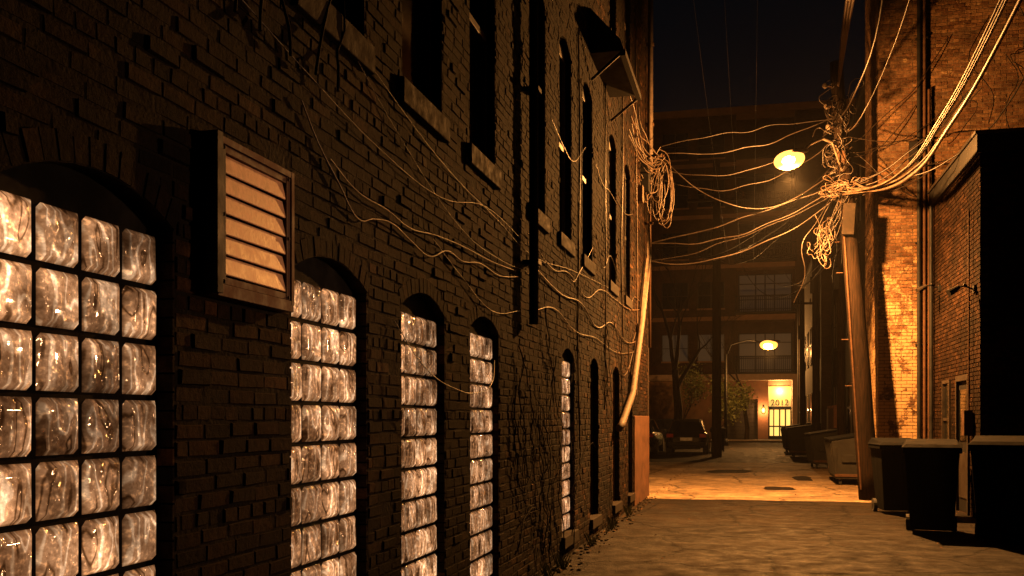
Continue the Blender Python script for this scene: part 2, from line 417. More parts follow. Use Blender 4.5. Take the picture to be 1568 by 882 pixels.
def glass_panel(y0,y1,z0,z1,nc,nr,name):
    X=XW-.055; y0+=.02; y1-=.015; bw=(y1-y0)/nc; bh=(z1-z0)/nr; N=8
    vs=[];fs=[];uvs=[];mi=[]
    for c in range(nc):
        for r in range(nr):
            n0=len(vs); g0=.005
            tx=R.uniform(-.0015,.0015); ty=R.uniform(-.02,.02); tz=R.uniform(-.02,.02)
            for i in range(N+1):
                for j in range(N+1):
                    a=i/N*2-1; d=j/N*2-1
                    m=max(abs(a),abs(d)); hgt=.012*(1-m**5)+tx+ty*a*.1+tz*d*.1
                    if m>=.999: hgt=-.014
                    vs.append((X+hgt,y0+bw*c+g0+(bw-2*g0)*i/N,z0+bh*r+g0+(bh-2*g0)*j/N))
            for i in range(N):
                for j in range(N):
                    q=(n0+i*(N+1)+j,n0+(i+1)*(N+1)+j,n0+(i+1)*(N+1)+j+1,n0+i*(N+1)+j+1)
                    fs.append(q); mi.append(0)
                    uvs+=[(i/N,j/N),((i+1)/N,j/N),((i+1)/N,(j+1)/N),(i/N,(j+1)/N)]
    n0=len(vs); vs+=[(X-.009,y0-.03,z0-.02),(X-.009,y1+.03,z0-.02),(X-.009,y1+.03,z1+.2),(X-.009,y0-.03,z1+.2)]; fs.append((n0,n0+1,n0+2,n0+3)); mi.append(1); uvs+=[(0,0)]*4
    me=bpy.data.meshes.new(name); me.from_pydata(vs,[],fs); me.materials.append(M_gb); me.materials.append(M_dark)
    me.polygons.foreach_set('material_index',mi); me.polygons.foreach_set('use_smooth',[True]*len(fs))
    uv=me.uv_layers.new(name='UVMap'); uv.data.foreach_set('uv',np.array(uvs,dtype=np.float32).ravel())
    me.update(); ob=bpy.data.objects.new(name,me); col.objects.link(ob); ob.parent=BB
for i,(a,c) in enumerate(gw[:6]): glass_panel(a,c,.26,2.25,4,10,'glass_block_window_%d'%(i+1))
b=MB()
for a,c in gw[6:]:
    b.box(XW-.13,XW-.09,a,c,.25,2.39,M_wood)
    for y in (a+.05,(a+c)/2,c-.05): b.box(XW-.09,XW-.07,y-.03,y+.03,.25,2.3,M_frame)
b.obj('boarded_openings',BB)
# louvred vent
b=MB(); y0,y1,z0,z1=3.47,4.06,2.10,2.64; X0=XW; X1=XW+.065
fr=.035
b.box(X0,X1,y0,y0+fr,z0,z1,M_black); b.box(X0,X1,y1-fr,y1,z0,z1,M_wood)
b.box(X0,X1-.002,y0+fr,y1-fr,z0,z0+fr*.8,M_wood); b.box(X0,X1-.002,y0+fr,y1-fr,z1-fr*.8,z1,M_wood)
b.box(X0-.01,X0+.012,y0+fr,y1-fr,z0+.03,z1-.03,M_dark)
b.box(X0,X1+.01,y0-.045,y0-.002,z0-.04,z1+.04,M_black); b.box(X0,X1+.006,y1+.002,y1+.03,z0-.02,z1+.03,M_wood)
b.box(X0,X1+.005,y0-.03,y1+.025,z1+.002,z1+.03,M_wood); b.box(X0,X1+.005,y0-.03,y1+.025,z0-.05,z0-.002,M_wood)
ns=6; hh=(z1-z0-.06)/ns
for i in range(ns):
    zz=z0+.03+hh*i; dy=R.uniform(-.003,.003)
    b.hexa([(X1-.006,y0+fr+.004,zz+.005+dy),(X1-.006,y1-fr-.004,zz+.005-dy),(X1-.002,y1-fr-.004,zz+.009-dy),(X1-.002,y0+fr+.004,zz+.009+dy),
            (X1-.020,y0+fr+.004,zz+hh-.003+dy),(X1-.020,y1-fr-.004,zz+hh-.003-dy),(X1-.016,y1-fr-.004,zz+hh+.001-dy),(X1-.016,y0+fr+.004,zz+hh+.001+dy)],M_slat)
for zz in (z0+.01,z1-.01,(z0+z1)/2):
    for yy in (y0+.02,y1-.02): b.ell((X1+.002,yy,zz),(.006,.008,.008),M_pipe,8,5)
b.obj('louvre_vent',bevel=.003)
b=MB(); y0,y1=12.9,14.75
b.hexa([(XW,y0,6.35),(XW+.45,y0,6.35),(XW+.45,y1,6.35),(XW,y1,6.35),(XW,y0,6.95),(XW+.4,y0,6.5),(XW+.4,y1,6.5),(XW,y1,6.95)],M_black)
b.box(XW+.40,XW+.47,y0-.02,y1+.02,6.28,6.36,M_stone)
b.tube([(XW+.02,y1,6.0),(XW+.45,y1,6.33)],.02,M_frame2); b.tube([(XW+.02,y0,6.0),(XW+.42,y0,6.33)],.02,M_black)
b.obj('window_awning')
b=MB()
b.tube([(XW+.09,9.03,2.45),(XW+.09,9.03,7),(XW+.09,9.03,ZT)],.045,M_black)
for z in (3,4.6,6.2,7.8,9.4): b.box(XW,XW+.15,8.96,9.10,z,z+.04,M_black)
b.obj('downpipe',smooth=False)
b=MB()
b.tube([(XW+.1,19.95,ZT-.2),(XW+.1,19.9,6.6),(XW+.1,19.6,4.7),(XW+.1,18.3,3.3),(XW+.1,16.9,2.0),(XW+.1,15.5,1.5),(XW+.1,15.1,1.42)],.055,M_pipe,12)
b.tube([(XW+.06,20.2,3.0),(XW+.06,20.2,8.2)],.03,M_rust,8)
for y,z in ((19.95,9),(19.93,7.4),(19.75,5.4)): b.box(XW,XW+.17,y-.05,y+.05,z,z+.05,M_rust)
b.obj('downpipe',smooth=True)
X=XW+.02
def wp(pts,r,x=X): return ([(x+R.uniform(-.004,.008),y+R.uniform(-.03,.03),z+R.uniform(-.01,.01)) for y,z in pts],r)
sp=[wp([(4.27,3.05),(4.42,2.9),(4.67,2.76),(4.97,2.63),(5.2,2.68),(5.41,2.71),(5.8,2.66),(6.12,2.635),(6.54,2.72),(6.9,2.72),(7.38,2.76),(8.0,2.76),(8.69,2.84)],.0045),
    wp([(4.6,2.86),(4.93,2.79),(5.4,2.78),(5.74,2.75),(6.3,2.79),(6.85,2.82),(7.7,2.83),(8.6,2.885)],.004),
    wp([(9.1,3.3),(10.2,3.15),(11.3,3.25),(12.5,3.1),(13.6,3.35),(15.2,3.4),(17,3.45),(19.5,3.7)],.006)]
curve('wall_cable',sp,M_wireL,res=6)
sp=[wp([(3.4,3.35),(4.3,3.2),(5.2,3.1),(6.4,3.05),(7.6,3.25),(8.8,3.2),(9.0,3.2)],.0025),
    wp([(4.0,3.75),(5.2,3.5),(6.6,3.3),(8,3.2),(9,3.12),(11.5,3.3),(14.5,3.5)],.003),
    wp([(4.6,3.6),(5.6,3.25),(6.9,2.95),(8,2.9),(9,2.95)],.0025),
    wp([(6.2,2.75),(6.9,2.6),(7.7,2.45),(8.8,2.55)],.003),
    wp([(9.3,2.6),(10.4,2.75),(11.6,2.62),(13.3,2.65),(15.2,2.6),(17.2,2.7),(19.2,2.9)],.005),
    wp([(9.1,3.05),(10.8,2.95),(12.1,2.98),(13.4,2.8),(14.8,3.0),(16.6,2.85),(19,3.1)],.008),
    wp([(11.9,6.3),(12.0,5.0),(11.95,3.6),(11.9,2.4),(12.0,1.2)],.010),
    wp([(14.2,6.5),(14.15,5),(14.2,3.3),(14.1,1.7)],.010),
    wp([(16.1,7.4),(16.1,5.5),(16.0,4.2),(16.15,2.9)],.012),
    wp([(18.2,9.0),(18.1,6.5),(18.3,4.5),(18.2,2.0)],.012),
    ([(XW+.02,5.5,2.15),(XW+.1,5.8,1.9),(XW+.16,6.3,1.77),(XW+.18,6.8,1.76),(XW+.12,7.4,1.86),(XW+.02,7.85,2.05)],.003)]
for i in range(9):
    y=R.uniform(10,17); z=R.uniform(2.6,6)
    sp.append(wp([(y,z),(y+.6,z-R.uniform(0,.4)),(y+1.3,z-R.uniform(-.1,.3)),(y+2.2,z+R.uniform(-.3,.3))],.005))
curve('wall_cable',sp,M_wireB,res=6)
sp=[]
def creeper(y,z,n,step,up,r0):
    pts=[];rad=[]; a=up
    for i in range(n):
        pts.append((XW+.03+R.uniform(0,.03),y,z)); rad.append(r0*(1-i/n*.8))
        a+=R.uniform(-.5,.5); a=a*.9+up*.1
        y+=math.cos(a)*step; z+=math.sin(a)*step
        if z<.05: break
        if i>2 and R.random()<.12 and r0>.003: creeper(y,z,int(n*.5),step,a+R.uniform(-1,1),r0*.6)
    if len(pts)>2: sp.append((pts,rad))
for y0 in (4.1,4.35,4.6,3.8,3.6): creeper(y0,3.2,20,.12,1.3+R.uniform(-.5,.5),.008)
for i in range(12): creeper(R.uniform(8.1,10.5),R.uniform(1.2,2.7),14,.1,-1.2+R.uniform(-.8,.8),.007)
for i in range(7): creeper(R.uniform(8.1,12.4),R.uniform(.0,.4),20,.11,1.5+R.uniform(-.5,.5),.007)
for i in range(6): creeper(R.uniform(13.6,17),R.uniform(2.5,3.4),16,.12,-1.3+R.uniform(-.8,.8),.008)
curve('creeper_vine',sp,M_vine,res=2)
sp=[]
for i in range(10):
    c=Vector((XW+.30+R.uniform(-.1,.15),19.6+R.uniform(-.2,.2),6.1+R.uniform(-.2,.1))); rr=R.uniform(.10,.22); hz=R.uniform(.35,.75)
    pts=[]
    for j in range(12):
        a=j/11*2*math.pi+math.pi/2
        pts.append((c.x+rr*math.cos(a)+R.uniform(-.02,.02),c.y+R.uniform(-.03,.03),c.z+hz*math.sin(a)+R.uniform(-.03,.03)))
    sp.append((pts,.009))
for i in range(12):
    y=R.uniform(16,20.2); z=R.uniform(6.0,7.6)
    sp.append((sag((XW+.02,y,z),(XW+.35,19.6,6.6+R.uniform(-.1,.2)),R.uniform(.1,.6),7,.04),.009))
curve('cable_coil',sp,M_wireB,res=4)
b=MB()
b.box(XW,XW+.16,19.0,19.35,5.9,6.5,M_black); b.box(XW,XW+.1,18.5,18.7,5.6,5.9,M_frame2); b.tube([(XW+.02,19.7,6.75),(XW+.4,19.6,6.7)],.025,M_rust)
b.obj('junction_box',bevel=.01)

# ------------------------------------------------------------------ UTILITY POLE + LAMP
P0=Vector((2.24,20.3,0)); P1=Vector((1.60,20.3,8.5))
def pz(z): return P0.lerp(P1,z/8.5)
UP=empty('utility_pole')
b=MB(); b.tube([pz(z)+Vector((R.uniform(-.012,.012),R.uniform(-.012,.012),0)) for z in (-.1,.5,1.5,2.5,3.5,4.5,5.5,6.5,7.5,8.5)],[.215,.2,.19,.18,.17,.16,.15,.14,.13,.12],M_pole,18)
b.obj('shaft',UP,smooth=True)
b=MB()
p=pz(5.4); M=Matrix.Translation(p)@Matrix.Rotation(.06,4,'Y')
b.box(-.12,.1,-.24,-.17,-.3,.3,M_stone,M)
b.tube([pz(.2)+Vector((-.17,-.14,0)),pz(3.2)+Vector((-.13,-.14,0)),pz(5.7)+Vector((-.1,-.14,0))],.02,M_rust,8)
for z in (7.2,7.6,8.0):
    q=pz(z); b.tube([q+Vector((-.12,-.1,0)),q+Vector((-.22,-.16,0))],.02,M_rust,8); b.ell(q+Vector((-.25,-.18,0)),(.05,.05,.06),M_frame2,10,6)
for z in (2.2,3.1,4.4,5.0): 
    q=pz(z); b.tube([q+Vector((-.17,0,0)),q+Vector((-.3,0,0))],.012,M_rust,6)
b.tube([pz(6.05)+Vector((-.2,-.1,0)),pz(6.05)+Vector((.2,-.1,0))],.05,M_rust,8)
b.obj('hardware',UP,bevel=.006)

M_lampglass=emis('sodium_lens',(1,.38,.065),3.6)
M_lampcore=emis('sodium_arc',(1,.66,.32),16)
M_lampglass2=emis('sodium_lens_far',(1,.38,.06),2.6)
def lamp_head(b,c,M,mb,ml,mc,s=1.0):
    b.ell(Vector(c)+Vector((.06*s,0,.08*s)),(.30*s,.13*s,.055*s),mb,16,8,M)
    b.ell(Vector(c)+Vector((-.05*s,-.02*s,-.05*s)),(.31*s,.21*s,.17*s),ml,20,12,M)
    b.ell(Vector(c)+Vector((-.07*s,-.12*s,-.08*s)),(.19*s,.14*s,.11*s),mc,18,10,M)
SL=empty('street_lamp')
LP=Vector((.72,18.6,6.27))
b=MB(); att=pz(6.6)
b.tube([att,(1.58,19.95,6.82),(1.3,19.5,6.82),(1.05,19.1,6.62),(.85,18.8,6.36)],.028,M_pipe,10)
b.tube([pz(6.2),(1.5,19.8,6.80)],.015,M_pipe,8)
b.box(att.x-.13,att.x+.02,att.y-.2,att.y+.05,6.5,6.73,M_rust)
b.obj('bracket_arm',SL,smooth=False)
b=MB(); lamp_head(b,LP,Matrix.Rotation(math.radians(35),4,'Z')@Matrix.Rotation(math.radians(-14),4,'Y'),M_pipe,M_lampglass,M_lampcore); b.obj('head',SL,smooth=True)
def light(name,typ,loc,c,e,rad=.1,parent=None,**kw):
    l=bpy.data.lights.new(name,typ); l.color=c; l.energy=e
    if typ in('POINT','SPOT'): l.shadow_soft_size=rad
    for k,v in kw.items(): setattr(l,k,v)
    o=bpy.data.objects.new(name,l); o.location=loc; col.objects.link(o)
    if parent:o.parent=parent
    return o
# bare bulb (spill to all sides) + the optic's downward beam
light('sodium_bulb','POINT',LP+Vector((-.04,-.03,-.33)),(1,.39,.085),4000,.07,SL)
light('sodium_beam','SPOT',LP+Vector((-.04,-.03,-.33)),(1,.39,.085),9500,.07,SL,spot_size=math.radians(146),spot_blend=.6)

node=pz(6.0); W=[]; WB=[]
def n_(dx=.12,dz=.15): return (node.x+R.uniform(-dx,dx),node.y-.15+R.uniform(-.1,.05),node.z+R.uniform(-dz,dz))
for i in range(7):
    o=R.uniform(-.12,.12); q=R.uniform(-.13,.13)
    WB.append(([n_(),(2.15+o,19.2,5.78+q*.5),(2.5+o,18,5.72+q),(2.68+o,15,5.80+q),(2.70+o,12,6.02+q*1.2),(2.65+o,6,6.8+q),(2.6+o,-5,8)],R.uniform(.012,.028)))
for i in range(5):
    W.append((sag(n_(),(3.4+R.uniform(-.1,.5),16.8+R.uniform(0,3),6.6+R.uniform(-.5,1.0)),R.uniform(.2,.5),7,.03),.011))
for i in range(3):
    o=i*.05
    WB.append(([tuple(pz(8.0)+Vector((0,-.14,0))),(1.52+o,17,8.4),(1.62+o,12,8.8),(1.9+o,2,9.8)],.026))
W.append(([tuple(pz(7.4)),(1.75,18.5,7.25),(1.95,17,7.7),(2.0,15.6,8.6),(2.1,12,10)],.016))
W.append(([tuple(pz(7.2)),(1.85,19,6.9),(2.2,18,7.5),(2.5,15,8.6)],.01))
tgt=[(XW+.35,19.65,6.9),(XW+.3,19.7,6.5),(XW+.3,19.8,6.3),(XW+.05,20.2,5.1),(XW+.05,20.2,4.75),(XW+.3,19.6,6.75)]
for k,(t_,s_,z_) in enumerate([(tgt[0],-.05,7.35),(tgt[1],.45,7.2),(tgt[2],.55,7.0),(tgt[3],.1,6.15),(tgt[3],.35,6.05),(tgt[4],.2,5.95),(tgt[4],.45,5.9),(tgt[5],.25,7.4),(tgt[5],.9,6.4)]):
    a=pz(z_); W.append((sag(t_,(a.x-.1,a.y-.16,z_),s_,9,.03),R.choice([.007,.010,.013])))
for i in range(7):
    W.append((sag((-4+i*.9,44,9-i*.2),n_(.2,.9),R.uniform(.6,1.6),9,.02),.011))
for i in range(5):
    W.append((sag(n_(.2,.6),(2.9,26+3*i,6.5),R.uniform(.3,.8),7,.04),.011))
for i in range(6):
    W.append((sag(tuple(pz(6.9+R.uniform(-.3,.5))),(3.0+R.uniform(0,1.6),20.85,6.2+R.uniform(-.6,3)),R.uniform(.1,.4),7,.05),.009))
for xx,zz in ((-.9,9.1),(-.42,9.2),(.1,9.0)):
    W.append((sag((xx,-5,zz+.4),(xx*1.3,58,zz+1.2),.8,9),.0035))
def tangle(c,n,s,hz,rad,out):
    for i in range(n):
        pts=[]; 
        p=Vector(c)+Vector((R.uniform(-s,s)*.5,R.uniform(-s,s)*.5,R.uniform(-hz,hz)*.3))
        for j in range(8):
            pts.append(tuple(p)); p=p+Vector((R.uniform(-s,s),R.uniform(-s,s)*.6,R.uniform(-hz,hz)))*.45
            p=p*.82+Vector(c)*.18
        out.append((pts,rad))
tangle(node+Vector((-.1,-.2,.0)),18,.6,.3,.008,WB)
tangle(node+Vector((-.45,-.2,-1.0)),12,.28,.7,.006,WB)
tangle(node+Vector((-.15,-.2,1.45)),14,.5,.7,.008,W)
tangle(node+Vector((-.15,-.2,.6)),10,.5,.7,.008,W)
for i in range(12):
    t=Vector((node.x-.5+R.uniform(-.15,.15),node.y-.2,4.9+R.uniform(-.2,.25)))
    W.append((sag(n_(),tuple(t),R.uniform(-.1,.2),6,.05),.007))
curve('utility_wires',W,M_wire,res=5)
curve('utility_wires',WB,M_wireB,res=5)
sp=[([tuple(node+Vector((-.2,-.2,0))),(1.2,19.9,5.3),(.95,19.8,4.9),(1.0,19.8,4.3),(.8,19.9,3.8)],.006)]
curve('loose_cable',sp,M_wire,res=5)

# ------------------------------------------------------------------ RIGHT TALL BRICK BUILDING
BR=empty('brick_building'); YF=20.9; XL=2.46
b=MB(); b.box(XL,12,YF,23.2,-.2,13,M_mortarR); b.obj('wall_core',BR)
b=MB(); z=0; row=0
while z<13-H:
    za,zb=z+.004,z+H-.004; x=XL-(row%2)*L/2; Lr=L/2 if row%6==5 else L
    while x<7.6:
        a,c=max(x,XL-.008)+.004,x+Lr-.004
        if c-a>.02:
            p=R.uniform(.002,.012); i=.004; t=R.uniform(-.003,.003)
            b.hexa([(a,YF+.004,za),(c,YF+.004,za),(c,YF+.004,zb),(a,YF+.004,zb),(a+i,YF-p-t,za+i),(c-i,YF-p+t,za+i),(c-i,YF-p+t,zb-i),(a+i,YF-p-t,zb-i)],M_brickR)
        x+=Lr
    y=YF
    while y<23.1:
        p=R.uniform(.002,.010); a,c=y+.004,y+L-.004
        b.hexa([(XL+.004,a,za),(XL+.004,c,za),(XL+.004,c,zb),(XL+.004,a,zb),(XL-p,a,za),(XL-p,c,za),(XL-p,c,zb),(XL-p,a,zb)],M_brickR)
        y+=L
    z+=H; row+=1
b.obj('bricks',BR)
b=MB()
for x,r,z1 in ((3.20,.04,12.5),(3.30,.028,12.5),(3.38,.022,8.0)):
    b.tube([(x,YF-.08,0),(x,YF-.08,z1)],r,M_black if r>.03 else M_rust,10)
    for z in range(1,12,2):
        if z<z1: b.box(x-.06,x+.06,YF-.09,YF,z,z+.03,M_black)
b.box(3.02,3.16,YF-.16,YF,6.6,7.0,M_black)
b.obj('wall_conduits',BR)

# ------------------------------------------------------------------ LOW BRICK GARAGE
GA=empty('garage_building'); GX=3.42; GY0=16.6; GY1=20.84; GH=5.95
gops=[(17.35,18.35,0,2.2),(18.9,19.6,.9,2.2)]
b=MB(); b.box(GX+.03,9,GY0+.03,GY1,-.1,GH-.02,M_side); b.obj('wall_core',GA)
b=MB(); z=0.0; row=0
while z<GH-.3:
    za,zb=z+.004,z+H-.004; zm=z+H/2; y=GY0-(row%2)*L/2
    while y<GY1:
        a,c=max(y,GY0)+.004,min(y+L,GY1)-.004
        segs=[(a,c)]
        for (u,v,z0_,z1_) in gops:
            if z0_-.01<zm<z1_+.05:
                ns_=[]
                for (p,q) in segs:
                    if q<=u or p>=v: ns_.append((p,q))
                    else:
                        if p<u: ns_.append((p,u))
                        if q>v: ns_.append((v,q))
                segs=ns_
        for p,q in segs:
            if q-p>.02:
                pr=R.uniform(.002,.010)
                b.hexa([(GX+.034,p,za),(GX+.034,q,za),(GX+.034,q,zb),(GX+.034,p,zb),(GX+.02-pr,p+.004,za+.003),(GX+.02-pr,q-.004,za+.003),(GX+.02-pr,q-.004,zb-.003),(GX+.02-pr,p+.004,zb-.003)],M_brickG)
        y+=L
    x=GX+.03+(row%2)*L/2
    while x<6.2:
        pr=R.uniform(.002,.010)
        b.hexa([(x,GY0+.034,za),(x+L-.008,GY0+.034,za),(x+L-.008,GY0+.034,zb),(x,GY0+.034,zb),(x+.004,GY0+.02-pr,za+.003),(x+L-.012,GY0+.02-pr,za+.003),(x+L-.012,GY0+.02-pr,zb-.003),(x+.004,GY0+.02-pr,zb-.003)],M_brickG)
        x+=L
    z+=H; row+=1
b.obj('bricks',GA)
b=MB()
b.box(GX-.04,9.05,GY0-.04,GY0+.2,GH-.28,GH,M_black); b.box(GX-.04,GX+.2,GY0+.2,GY1,GH-.28,GH,M_black)
b.box(GX-.07,9.1,GY0-.07,GY0+.22,GH+.002,GH+.05,M_frame); b.box(GX-.07,GX+.22,GY0+.22,GY1,GH+.002,GH+.05,M_stone)
b.obj('parapet',GA)
b=MB()
a,c,z0_,zt=gops[0]
b.box(GX+.028,GX+.045,a,c,.02,zt,M_black)
b.box(GX-.02,GX+.04,a,a+.07,0,zt,M_frame); b.box(GX-.02,GX+.04,c-.07,c,0,zt,M_frame); b.box(GX-.022,GX+.04,a,c,zt-.002,zt+.09,M_frame)
b.box(GX+.015,GX+.03,a+.15,c-.15,1.2,zt-.15,M_glass); b.box(GX+.01,GX+.03,a+.15,c-.15,.25,1.0,M_frame)
b.ell((GX-.03,18.2,1.05),(.03,.03,.03),M_pipe,10,6)
a,c,z0_,zt=gops[1]
b.box(GX+.022,GX+.045,a,c,z0_,zt,M_glass); b.box(GX-.02,GX+.03,a,a+.05,z0_,zt,M_frame); b.box(GX-.02,GX+.03,c-.05,c,z0_,zt,M_frame); b.box(GX-.01,GX+.03,a+.05,c-.05,(z0_+zt)/2-.02,(z0_+zt)/2+.03,M_frame); b.box(GX-.05,GX+.03,a-.05,c+.05,z0_-.09,z0_-.002,M_stone); b.box(GX-.02,GX+.03,a,c,zt+.001,zt+.06,M_frame)
b.obj('door_and_window',GA)
def flood(y,z):
    b=MB()
    b.box(GX-.03,GX+.02,y-.06,y+.06,z-.06,z+.06,M_black)
    b.tube([(GX-.02,y,z),(GX-.16,y-.02,z+.06),(GX-.28,y-.05,z+.02)],.014,M_black,8)
    b.tube([(GX-.24,y-.05,z+.04),(GX-.40,y-.09,z-.06)],[.035,.06],M_stone,12)
    b.ell((GX-.15,y-.02,z+.07),(.03,.03,.03),M_black,8,6)
    b.obj('flood_lamp',smooth=False)
flood(19.9,4.0); flood(16.9,3.6)
b=MB(); b.tube([(GX-.05,20.5,.3),(GX-.05,20.5,GH-.3)],.04,M_black,10); b.box(GX-.14,GX-.01,17.0,17.2,1.3,1.7,M_rust); b.tube([(GX-.05,17.1,1.7),(GX-.05,17.1,4.9)],.014,M_rust,8)
b.obj('electric_meter')
sp=[]
def hang(x,y,z):
    pts=[(x,y,z)]
    for i in range(5): pts.append((pts[-1][0]+R.uniform(-.25,.25),pts[-1][1]+R.uniform(-.2,.2),pts[-1][2]-R.uniform(.05,.4)))
    sp.append((pts,.007))
for i in range(9): hang(R.uniform(3.4,4.6),R.uniform(15,18),R.uniform(6.9,8))
sp.append(([(3.3,20.8,6.5),(3.6,18.5,6.2),(3.9,16.5,6.5),(4.2,15,7.5)],.012))
curve('loose_cable',sp,M_vine,res=3)

# ------------------------------------------------------------------ near right building with its wall lamp
BN=empty('brick_building'); b=MB(); b.box(3.62,12,-8,13.0,-.2,9,M_flat); b.box(3.5,12,-8.1,13.1,9,9.25,M_stone)
b.obj('wall',BN)
b=MB()
for y in (-5,-2,1,4,10.5):
    b.box(3.60,3.7,y,y+1.1,1.2,2.9,M_glass); b.box(3.57,3.63,y-.06,y,1.14,2.96,M_frame); b.box(3.57,3.63,y+1.1,y+1.16,1.14,2.96,M_frame); b.box(3.54,3.64,y-.1,y+1.2,1.02,1.14,M_stone); b.box(3.57,3.635,y,y+1.1,2.9,2.98,M_frame)
b.obj('windows',BN)
WLp=empty('wall_lamp'); b=MB()
b.box(3.5,3.62,8.8,9.1,2.2,2.75,M_black); b.hexa([(3.30,8.72,2.62),(3.62,8.72,2.62),(3.62,9.18,2.62),(3.30,9.18,2.62),(3.42,8.76,2.82),(3.62,8.76,2.82),(3.62,9.14,2.82),(3.42,9.14,2.82)],M_black)
b.box(3.46,3.5,8.84,9.06,2.24,2.6,emis('wall_lamp_lens',(1,.54,.25),30)); b.obj('housing',WLp)
wl=light('wall_lamp_bulb','SPOT',(3.38,8.95,2.42),(1,.48,.21),640,.12,WLp,spot_size=math.radians(40),spot_blend=1.0)
d=Vector((-2.05,3.5,1.95))-Vector(wl.location); wl.rotation_euler=d.to_track_quat('-Z','Y').to_euler()

# ------------------------------------------------------------------ far buildings along the alley
def far_building(x0,x1,y0,y1,h,name='brick_building'):
    e=empty(name); b=MB(); b.box(x0,x1,y0,y1,-.2,h,M_flat); b.box(x0-.08,x1+.08,y0-.08,y1+.08,h,h+.2,M_stone); b.obj('walls',e)
    b=MB(); y=y0+1
    while y+1.2<y1:
        z=1.1
        while z+1.7<h:
            b.box(x0-.02,x0+.03,y,y+1,z,z+1.6,M_glass); b.box(x0-.05,x0,y-.06,y+1.06,z-.1,z,M_stone); b.box(x0-.04,x0+.01,y+.001,y+.999,z+.77,z+.83,M_frame)
            b.box(x0-.04,x0+.01,y-.06,y,z,z+1.6,M_frame);b.box(x0-.04,x0+.01,y+1,y+1.06,z,z+1.6,M_frame)
            z+=3
        y+=2.6
    b.tube([(x0-.08,y0+.5,0),(x0-.08,y0+.5,h)],.05,M_rust,8); b.tube([(x0-.08,y1-.7,0),(x0-.08,y1-.7,h)],.05,M_black,8)
    b.obj('windows',e)
far_building(3.0,12,23.25,39,10.5)
far_building(2.7,12,41,60,8.5)
far_building(-30,-9.0,24,62,9.0)
b=MB()
for i in range(14): b.box(2.62,2.65,34+i*.22,34+i*.22+.2,0,1.9,M_wood)
for i in range(4): b.box(2.65,2.72,34+i*1,34+i*1+.09,0,2.0,M_wood)
b.obj('board_fence')
for (x,y,h) in ((2.62,31,7.6),(2.35,38.5,8.4),(2.2,45,7.2)):
    b=MB(); b.tube([(x,y,0),(x-.05,y,h)],[.13,.10],M_pole,10); b.box(x-.5,x+.4,y-.08,y-.02,h-.7,h-.6,M_pole)
    for dx in (-.45,.3): b.tube([(x+dx,y-.05,h-.6),(x+dx,y-.05,h-.45)],.025,M_rust,6)
    b.box(x-.22,x-.08,y-.12,y+.12,h-2.2,h-1.6,M_black)
    b.obj('utility_pole')

# ------------------------------------------------------------------ APARTMENT BUILDING at the end
AP=empty('apartment_building'); YE=77
M_ap=simple('render_tan',(.17,.09,.05),.85,var=.25,scale=2,bump=.3)
M_ap2=brick_flat('apartment_brick',(.045,.023,.015),(.066,.033,.02),(.036,.026,.02))
M_trim=simple('concrete_trim',(.32,.22,.155),.8,var=.2,scale=4)
M_lit=emis('lit_lobby_glass',(1,.58,.13),1.5)
M_lit2=emis('lit_transom',(1,.64,.17),.6)
M_dim=emis('dim_window',(.28,.30,.28),.016)
b=MB()
b.box(-22,-1.1,YE,YE+12,4.9,24.5,M_ap2); b.box(3.2,16,YE,YE+12,4.9,24.5,M_ap2)
b.box(-1.1,3.2,YE+1.6,YE+12,4.9,24.5,M_ap2)
for z in (8.95,12.9,16.7,20.6): b.box(-1.1,3.2,YE-.0,YE+1.6,z,z+.45,M_ap)
b.box(-22,16,YE-.25,YE+12,24.5,25.0,M_ap)
for z in (8.95,12.9,16.7,20.6): b.box(-22,-1.1,YE-.06,YE,z,z+.3,M_ap)
b.box(-22,-1.9,YE,YE+12,0,4.4,M_ap); b.box(-1.9,.5,YE+.4,YE+12,0,4.4,M_black); b.box(-1.9,.5,YE,YE+.4,3.0,4.4,M_ap); b.box(.5,1.25,YE,YE+12,0,4.4,M_ap)
b.box(1.25,2.95,YE+.6,YE+12,0,4.4,M_ap); b.box(2.97,3.65,YE-.5,YE+12,0,4.85,M_trim); b.box(3.65,16,YE,YE+12,0,4.4,M_ap)
b.box(-22,2.965,YE-.6,YE+12,4.4,4.86,M_trim); b.box(3.66,16,YE-.6,YE+12,4.4,4.86,M_trim)
b.obj('facade',AP)
b=MB()
for i in range(10): b.box(-1.88,.48,YE+.33,YE+.4,.02+i*.3,.29+i*.3,M_frame)
b.obj('garage_door',AP)
b=MB()
b.box(1.3,2.9,YE+.5,YE+.55,2.45,3.95,M_lit2)
b.box(1.3,2.9,YE+.5,YE+.55,.05,2.25,M_lit)
for x in (1.27,2.04,2.86): b.box(x,x+.10,YE+.42,YE+.5,0,2.3,M_black)
for z in (0,2.2,): b.box(1.26,2.94,YE+.43,YE+.5,z,z+.24,M_black)
b.box(1.62,1.70,YE+.44,YE+.5,.2,2.2,M_black); b.box(2.46,2.56,YE+.44,YE+.5,.2,2.2,M_black); b.box(1.34,2.86,YE+.445,YE+.5,.9,1.0,M_black)
b.box(1.26,1.32,YE+.43,YE+.5,2.4,4.0,M_trim); b.box(2.88,2.94,YE+.43,YE+.5,2.4,4.0,M_trim)
b.obj('lobby_door',AP)
tx=bpy.data.curves.new('house_number','FONT'); tx.body='2012'; tx.size=.66; tx.extrude=.02; tx.align_x='CENTER'; tx.materials.append(M_black)
o=bpy.data.objects.new('house_number',tx); o.location=(2.1,YE+.44,2.52); o.rotation_euler=(math.pi/2,0,0); col.objects.link(o); o.parent=AP
b=MB()
